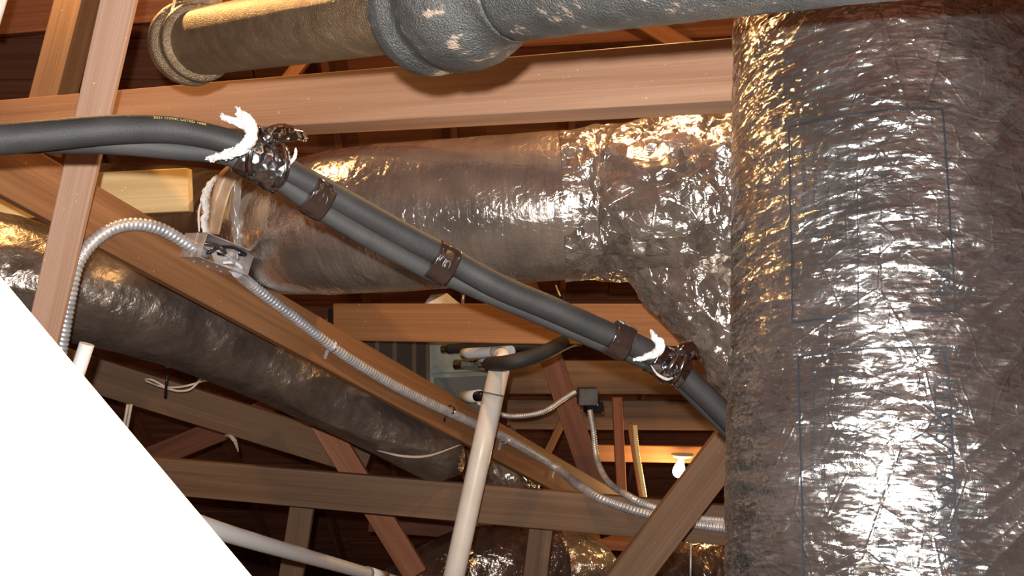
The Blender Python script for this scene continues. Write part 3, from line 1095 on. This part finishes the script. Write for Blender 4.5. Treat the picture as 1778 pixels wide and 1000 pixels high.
def plate(name, p, e1, e2, th_dir, mat, parent, hole=None, th=0.0018):
    n = Vector(th_dir).normalized() * th
    v = [p, p + e1, p + e1 + e2, p + e2]
    v = v + [q + n for q in v]
    f = [(0, 1, 2, 3), (7, 6, 5, 4), (0, 4, 5, 1), (1, 5, 6, 2), (2, 6, 7, 3), (3, 7, 4, 0)]
    return mesh_obj(name, v, f, mat, parent, smooth=False)


plate('front_side', O, va * La, vc * Lc, vb, STEELBOX, BOX)
plate('back_side', O + vb * Lb, va * La, vc * Lc, -vb, STEELBOX, BOX)
plate('bottom_side', O, vb * Lb, vc * Lc, va, STEELBOX, BOX)
plate('top_side', O + va * La, vb * Lb, vc * Lc, -va, STEELBOX, BOX)
plate('back_plate', O + vc * Lc, va * La, vb * Lb, -vc, STEELBOX, BOX)
# seam between box and extension ring, rim, knockouts, wires
plate('seam_rib', O + vc * Lc * 0.40 - vb * 0.0012, va * La, vc * 0.003, -vb, STEEL, BOX, th=0.001)
for k in range(2):
    for j in range(3):
        c = O + vb * Lb * (0.2 + 0.28 * j) + vc * Lc * (0.28 + 0.42 * k) - va * 0.0012
        vv = [c + (vb * math.cos(a) + vc * math.sin(a)) * 0.0042 for a in np.linspace(0, 2 * PI, 13)[:-1]]
        vv = vv + [q - va * 0.0018 for q in vv]
        ff = [tuple(range(12, 24))[::-1]] + [(i, (i + 1) % 12, 12 + (i + 1) % 12, 12 + i) for i in range(12)]
        mesh_obj('screw_head', vv, ff, STEEL, BOX, smooth=False)
for k, (a, b, c, d, m) in enumerate(((0.65, 0.1, 0.55, 0.5, CHROME), (0.55, 0.25, 0.3, 0.75, STEEL), (0.2, 0.55, 0.25, 0.9, PVCW), (0.75, 0.4, 0.8, 0.9, BLACKP), (0.3, 0.2, 0.7, 0.45, BLACKP))):
    p1 = O + va * La * a + vb * Lb * b + vc * Lc * 0.25
    p2 = O + va * La * c + vb * Lb * d + vc * Lc * 0.15
    tube('coiled_wire', [p1, (p1 + p2) / 2 + va * 0.008 - vc * 0.006, p2, p2 + vc * 0.03], 0.0065 if m is CHROME else 0.0045, m, nu=10, nv=24, parent=BOX)


def conduit(name, pts, r, pitch, parent=None, mat=STEEL, **kw):
    L = resample(pts, 200)[1][-1]
    nv = int(L / pitch * 6)
    return tube(name, pts, r, mat, nu=14, nv=nv, parent=parent,
                disp=lambda TH, S: 0.11 * r * (np.abs(np.sin(PI * (S / pitch + TH / (2 * PI)))) * 2 - 1), **kw)


def onB(px, py, lift=0.0):
    """the point of the diagonal beam's front face seen at that pixel"""
    ray = P(px, py, 1.0) - Vector((0, 0, CAMZ))
    t = (b0 - Vector((0, 0, CAMZ))).dot(nB) / ray.dot(nB)
    return Vector((0, 0, CAMZ)) + ray * t + nB * lift


cA = thing('metal_conduit', P(205, 398, 2.45), 'short curved ribbed metal conduit arching from the upright board to the steel box', 'conduit')
conduit('ribbed_sheath', [P(100, 640, 2.50), P(120, 520, 2.45), P(136, 455, 2.44), onB(160, 412, 0.03), onB(205, 391, 0.04), onB(255, 397, 0.05), onB(298, 421, 0.055), onB(316, 433, 0.055)], 0.0160, 0.0125, cA)
tube('connector', [onB(314, 432, 0.055), onB(338, 443, 0.055)], [0.0175, 0.014], STEEL, nu=20, nv=2, parent=cA)


cB = thing('metal_conduit', onB(560, 592), 'long straight ribbed metal conduit strapped down the diagonal beam', 'conduit')
cpath = [O + vb * Lb * 0.85 + vc * 0.02 + va * 0.004, onB(425, 492, 0.022), onB(500, 548, 0.020), onB(600, 622, 0.018), onB(700, 680, 0.018), onB(800, 727, 0.018), onB(880, 764, 0.018),
         onB(960, 812, 0.02), P(1005, 842, 3.68), P(1045, 866, 3.515), P(1130, 894, 3.49), P(1200, 909, 3.465), P(1290, 920, 3.43), P(1400, 930, 3.385)]
conduit('ribbed_sheath', cpath, 0.0155, 0.0125, cB)
for px, py, m in ((570, 600, STEEL), (775, 712, CHROME), (870, 762, STEEL), (962, 812, STEEL)):
    q = onB(px, py, 0.018)
    dirb = bd.normalized()
    loop_strap('pipe_strap', q, dirb, 0.0185, 0.012, m, cB)
    s = onB(px, py, 0.003)
    wv = dirb.cross(nB).normalized()
    if wv.z > 0:
        wv = -wv
    plate('strap_tab', s + wv * 0.017 - dirb * 0.006, wv * 0.028, dirb * 0.012, nB, m, cB, th=0.002)
mesh_dir = bd.normalized()
for px, py in ((648, 600), (661, 608)):
    q = onB(px, py, 0.001)
    plate('metal_tab', q - mesh_dir * 0.011, mesh_dir * 0.022, Vector((0, 0, 0.026)), nB + Vector((0, -0.2, 0.25)), CHROME, T['diag'], th=0.003)

# ------------------------------------------------------------------ small junction box and its conduits
JB = thing('junction_box', P(1022, 692, 4.3), 'small dark junction box hanging right of the cream pipe', 'junction box')
bm = box_bm(0.085, 0.06, 0.075, 0.003)
o = bm_obj('body', bm, plain('dull_box_steel', (0.16, 0.155, 0.15), 0.3, metal=0.6, vary=0.3), None)
o.matrix_world = frame_mat(Vector((1, 0.1, 0)).normalized(), Vector((-0.1, 1, 0)).normalized(), Vector((0, 0, 1)), P(1020, 688, 4.3))
o.parent = JB
o.matrix_parent_inverse = JB.matrix_basis.inverted()
bm = box_bm(0.075, 0.055, 0.05, 0.003)
o = bm_obj('cover', bm, BLACKP, None)
o.matrix_world = frame_mat(Vector((1, 0.3, 0)).normalized(), Vector((-0.3, 1, 0)).normalized(), Vector((0, 0, 1)), P(1030, 707, 4.34))
o.parent = JB
o.matrix_parent_inverse = JB.matrix_basis.inverted()
conduit('thin_conduit', [P(1000, 680, 4.28), P(980, 692, 4.28), P(945, 714, 4.26), P(905, 722, 4.25), P(868, 719, 4.25), P(830, 700, 4.3)], 0.0105, 0.009,
        label='thin flexible conduit sagging left from the small junction box to the air handler', cat='conduit')
conduit('thin_conduit', [P(1024, 712, 4.26), P(1030, 745, 4.24), P(1036, 795, 4.2), P(1055, 835, 3.9), P(1090, 860, 3.52), P(1132, 879, 3.505), P(1200, 898, 3.475), P(1300, 907, 3.435), P(1400, 915, 3.395)],
        0.0115, 0.010, label='thin flexible conduit dropping from the small junction box to the right behind the post', cat='conduit')

# ------------------------------------------------------------------ air handler
UN = thing('air_handler', P(750, 650, 4.3), 'grey metal air handler cabinet partly hidden behind the orange-brown beam', 'air handler')
ux = Vector((0.86, 0.5, 0)).normalized()
uy = Vector((-0.5, 0.86, 0)).normalized()
corner = P(742, 745, 4.25)


def ubox(name, off, size, mat, bev=0.004):
    bm = box_bm(*size, bev)
    o = bm_obj(name, bm, mat, None)
    c = corner + ux * (off[0] + size[0] / 2) + uy * (off[1] + size[1] / 2) + Vector((0, 0, off[2] + size[2] / 2))
    o.matrix_world = frame_mat(ux, uy, Vector((0, 0, 1)), c)
    o.parent = UN
    o.matrix_parent_inverse = UN.matrix_basis.inverted()
    return o


ubox('cabinet', (0, 0, 0), (0.34, 0.50, 0.53), CABINET)
ubox('access_panel', (0.03, -0.008, 0.02), (0.27, 0.01, 0.20), plain('dark_grey_panel', (0.10, 0.11, 0.11), 0.5), 0.003)
ubox('access_panel', (0.02, -0.008, 0.24), (0.29, 0.01, 0.25), CABINET, 0.003)
# pointed flange above the beam
v = [P(735, 530, 4.2), P(802, 530, 4.25), P(776, 509, 4.24), P(748, 512, 4.2)]
v = v + [p + Vector((0, 0.03, 0)) for p in v]
mesh_obj('top_flange', v, [(0, 1, 2, 3), (7, 6, 5, 4), (0, 4, 5, 1), (1, 5, 6, 2), (2, 6, 7, 3), (3, 7, 4, 0)], STEELBOX, UN, smooth=False)
# dark coil side with silver tape lines
ubox('coil_section', (-0.30, -0.02, 0.02), (0.29, 0.45, 0.50), plain('black_coil_jacket', (0.03, 0.027, 0.026), 0.3), 0.004)
for x in (-0.25, -0.17, -0.08, -0.015):
    ubox('tape_strip', (x, -0.024, 0.03), (0.016, 0.004, 0.47), FOIL_DARK, 0)
for (px, py, r, L_) in ((776, 607, 0.019, 0.05), (798, 634, 0.022, 0.06)):
    p = P(px, py, 4.12)
    tube('valve_fitting', [p + Vector((-0.02, 0.03, 0)), p + Vector((L_, -0.01, 0.005))], [r, r * 0.7], BRASS, nu=18, nv=2, parent=UN)
tube('drain_fitting', [P(806, 690, 4.15), P(832, 687, 4.05)], [0.026, 0.026], PVCW, nu=20, nv=2, parent=UN)
tube('black_plug', [P(828, 688, 4.05), P(843, 687, 4.0)], [0.022, 0.02], BLACKP, nu=18, nv=2, parent=UN)
tube('thin_wire', [P(838, 678, 4.0), P(848, 690, 3.95), P(856, 700, 3.95)], 0.002, WIREY, nu=6, nv=12, parent=UN)
# hoses from the valves
hh = thing('valve_hose', P(900, 625, 3.5), 'black hose curving from the lower brass valve up behind the hoses', 'hose')
tube('foam_sleeve', [P(850, 632, 3.42), P(885, 629, 3.26), P(940, 614, 3.28), P(990, 590, 3.40), P(1040, 572, 3.52)], 0.026, RUBBER, nu=20, nv=40, parent=hh)
tube('taped_end', [P(806, 633, 4.0), P(830, 632, 3.7), P(856, 631, 3.40)], [0.016, 0.019, 0.023], TAPE, nu=18, nv=24, parent=hh,
     disp=lambda TH, S: 0.004 * (facet(TH * 2, S * 60, 3) - 0.5))
tube('valve_hose', [P(780, 606, 4.05), P(850, 600, 3.85), P(940, 598, 3.78), P(1010, 590, 3.8), P(1060, 560, 3.85)], 0.020, RUBBER, nu=18, nv=40,
     label='thinner black hose running level just under the orange-brown beam', cat='hose')

# ------------------------------------------------------------------ plastic pipes
PV = thing('drain_pipe', P(872, 616, 3.35), 'cream plastic drain pipe dropping through the centre of the view', 'pipe')
tube('pipe', [P(866, 645, 3.40), P(832, 800, 3.36), P(784, 1020, 3.32), P(762, 1120, 3.30)], 0.0365, PVC, nu=36, nv=4, parent=PV)
for py, px in ((684, 857), (798, 832), (908, 808)):
    a = P(px, py, 3.37)
    dv = (P(784, 1020, 3.33) - P(870, 624, 3.40)).normalized()
    tube('joint_ring', [a - dv * 0.0025, a + dv * 0.0025], 0.0372, PVCLINE, nu=36, nv=2, parent=PV)
tube('elbow', [P(867, 646, 3.40), P(872, 630, 3.42), P(874, 616, 3.46), P(860, 611, 3.54)], [0.035, 0.030, 0.024, 0.021], PVCW, nu=28, nv=20, parent=PV)
tube('branch_pipe', [P(888, 610, 3.5), P(862, 611, 3.56), P(806, 614, 3.75)], 0.0205, PVCW, nu=24, nv=8, parent=PV)

P2 = thing('white_pipe', P(450, 940, 2.7), 'white plastic pipe emerging from behind the overexposed board at lower left', 'pipe')
tube('pipe', [P(250, 868, 2.02), P(375, 920, 2.32), P(600, 985, 3.35), P(690, 1010, 3.8)], 0.0215, PVCW, nu=28, nv=30, parent=P2)
tube('coupling', [P(640, 996, 3.55), P(668, 1004, 3.7)], 0.0245, PVCW, nu=28, nv=2, parent=P2)
tube('joint_ring', [P(637, 995, 3.54), P(640, 996, 3.555)], 0.0248, PVCLINE, nu=28, nv=2, parent=P2)
tube('white_pipe_stub', [P(151, 597, 2.2), P(136, 642, 2.2), P(100, 760, 2.2)], 0.0163, PVCW, nu=28, nv=4, ref=(0, 1, 0),
     label='short white pipe end standing up behind the overexposed board', cat='pipe')
tube('white_pipe_stub', [P(12, -30, 2.4), P(-12, 50, 2.4)], 0.012, PVCW, nu=20, nv=2, label='sliver of white pipe in the upper left corner', cat='pipe')

# ------------------------------------------------------------------ torn insulation hanging left of the ribbed duct
TI = thing('torn_insulation', P(380, 350, 2.750), 'torn pale insulation wrap hanging above the open steel box', 'insulation')


def ribbon(name, left, right, mat, parent, th=0.003, n=24, wob=0.004, seed=1):
    a, _ = resample(left, n)
    b, _ = resample(right, n)
    m = 8
    verts = []
    for i in range(n):
        for j in range(m + 1):
            f = j / m
            p = a[i] * (1 - f) + b[i] * f
            p = p + np.array([0, -0.02 * math.sin(PI * f) + wob * float(vn(i * 0.6, j * 0.7, seed)), 0])
            verts.append(p)
    k = len(verts)
    verts = verts + [p + np.array([0, th, 0]) for p in verts]
    faces = []
    W = m + 1
    for i in range(n - 1):
        for j in range(m):
            q = i * W + j
            faces.append((q, q + 1, q + W + 1, q + W))
            faces.append((k + q, k + q + W, k + q + W + 1, k + q + 1))
    for i in range(n - 1):
        for j in (0, m):
            q = i * W + j
            faces.append((q, q + W, k + q + W, k + q))
    for j in range(m):
        for i in (0, n - 1):
            q = i * W + j
            faces.append((q, q + 1, k + q + 1, k + q))
    return mesh_obj(name, verts, faces, mat, parent)


ribbon('film_fold', [P(398, 284, 2.730), P(378, 305, 2.730), P(366, 345, 2.730), P(358, 405, 2.750)], [P(422, 300, 2.750), P(404, 325, 2.750), P(392, 360, 2.750), P(380, 408, 2.770)], FILM, TI)
ribbon('clear_film_strip', [P(406, 318, 2.790), P(398, 350, 2.790), P(400, 400, 2.790), P(408, 455, 2.810)], [P(420, 308, 2.790), P(417, 350, 2.790), P(424, 400, 2.790), P(430, 450, 2.810)], FILMG, TI, wob=0.01)
fibre('torn_edge', [P(378, 304, 2.715), P(364, 322, 2.715), P(356, 345, 2.715), P(358, 368, 2.720), P(354, 385, 2.720), P(360, 412, 2.730)], [0.006, 0.016, 0.021, 0.016, 0.017, 0.014], TI, sy=0.5, seed=37, amp=0.008)
fibre('torn_edge', [P(349, 350, 2.740), P(345, 372, 2.740), P(346, 402, 2.750)], [0.002, 0.004, 0.003], TI, seed=38, amp=0.002)

# ------------------------------------------------------------------ loose wires and scraps at lower left
wl = thing('wire_loop', P(300, 672, 4.0), 'two pale wires looped and stapled on the dark sloping brace', 'wire')
tube('wire', [P(252, 659, 4.02), P(262, 659, 4.0), P(275, 665, 4.0), P(290, 672, 4.0), P(312, 672, 4.0), P(332, 668, 4.0), P(350, 662, 4.03), P(360, 661, 4.05)], 0.0046, WIREW, nu=8, nv=50, parent=wl)
tube('wire', [P(252, 661, 4.05), P(270, 668, 4.01), P(292, 675, 3.99), P(310, 679, 3.99), P(328, 677, 3.99), P(340, 668, 4.0), P(348, 658, 4.02)], 0.0046, WIREW, nu=8, nv=50, parent=wl)
tube('staple', [P(291, 650, 3.98), P(289, 665, 3.97), P(287, 690, 4.0)], 0.006, BLACKP, nu=8, nv=8, parent=wl)
tube('bright_screw', [P(291, 636, 3.97), P(291, 629, 3.99)], [0.009, 0.006], CHROME, nu=14, nv=3, parent=wl)
wc = thing('wire_pair', P(222, 720, 3.9), 'pale pair of wires hanging beside the overexposed board', 'wire')
for dx in (0, 6):
    tube('wire', [P(222 + dx, 702, 3.9), P(216 + dx, 735, 3.9), P(205 + dx, 790, 3.9)], 0.006, WIREW, nu=8, nv=6, parent=wc)
fibre('fibre_scrap', [P(390, 756, 4.1), P(400, 757, 4.08), P(408, 766, 4.08), P(414, 784, 4.1)], [0.003, 0.009, 0.010, 0.003], None, mat=CLOTHD, seed=44,
      ).__setitem__('label', 'greyish scrap of fibre caught on the lower edge of the sloping brace')
for o in C.objects:
    if o.name.startswith('fibre_scrap'):
        o['category'] = 'fibre scrap'

# yellow cable lit by the bulb
tube('yellow_cable', [P(1102, 738, 4.8), P(1106, 780, 4.8), P(1114, 830, 4.8), P(1121, 872, 4.8)], 0.0115, WIREY, nu=10, nv=100,
     disp=lambda TH, S: 0.0015 * np.sin(2 * PI * S / 0.012), label='pale yellow lit cable running down to the lower beam', cat='cable')
tube('thin_rod', [P(1200, 935, 4.0), P(1198, 1060, 4.0)], 0.0045, STEEL, nu=8, nv=2, label='thin grey hanger rod below the lower beam by the slanting post', cat='rod')
tube('yellow_scrap', [P(965, 495, 4.4), P(969, 505, 4.4), P(973, 514, 4.4)], 0.004, WIREY, nu=8, nv=6, label='short yellow wire end above the crosspiece beam', cat='wire')
tube('hanger_bolt', [P(805, 512, 4.1), P(803, 530, 4.1)], 0.006, STEEL, nu=8, nv=2, label='small bright bolt above the crosspiece beam', cat='bolt')

# ------------------------------------------------------------------ bulbs
def bulb(base, tip, label, light=None, r=0.030, group=None):
    t = thing('light_bulb', base, label, 'light bulb', group)
    base, tip = Vector(base), Vector(tip)
    d = (tip - base)
    L = d.length
    d.normalize()
    up = -d
    tube('holder', [base + Vector((0, 0, 0.004)), base - Vector((0, 0, 0.012))], [0.058, 0.045], CERAM, nu=36, nv=3, parent=t, ref=(0, 1, 0))
    tube('socket', [base - Vector((0, 0, 0.01)), base + d * L * 0.35], [0.020, 0.017], CERAM, nu=24, nv=3, parent=t)
    tube('glass', [base + d * L * 0.34, base + d * L * 0.5, base + d * L * 0.75, base + d * L * 0.93, tip], [0.013, 0.8 * r, r, 0.7 * r, 0.004], GLOW, nu=28, nv=24, parent=t)
    return t


base_c = P(1185, 790, 5.0)
tip_c = P(1176, 828, 4.92)
bulb(base_c, tip_c, 'glowing bulb on a white ceramic holder under the lit joist')
point_light('bulb_light', tip_c + Vector((-0.01, -0.03, -0.03)), 14.0, (1.0, 0.60, 0.24), 0.03)
for nm, q in (('hung from above the left of the view', LAMP_A), ('hung from above the right of the view', LAMP_B)):
    lt = bulb(q + Vector((0, 0, 0.19)), q + Vector((0, 0, 0.05)), 'glowing bulb ' + nm)
    tube('lamp_cord', [q + Vector((0, 0, 0.19)), Vector((q.x, q.y, roofz(q.y) - 0.03))], 0.004, BLACKP, nu=8, nv=2, parent=lt)
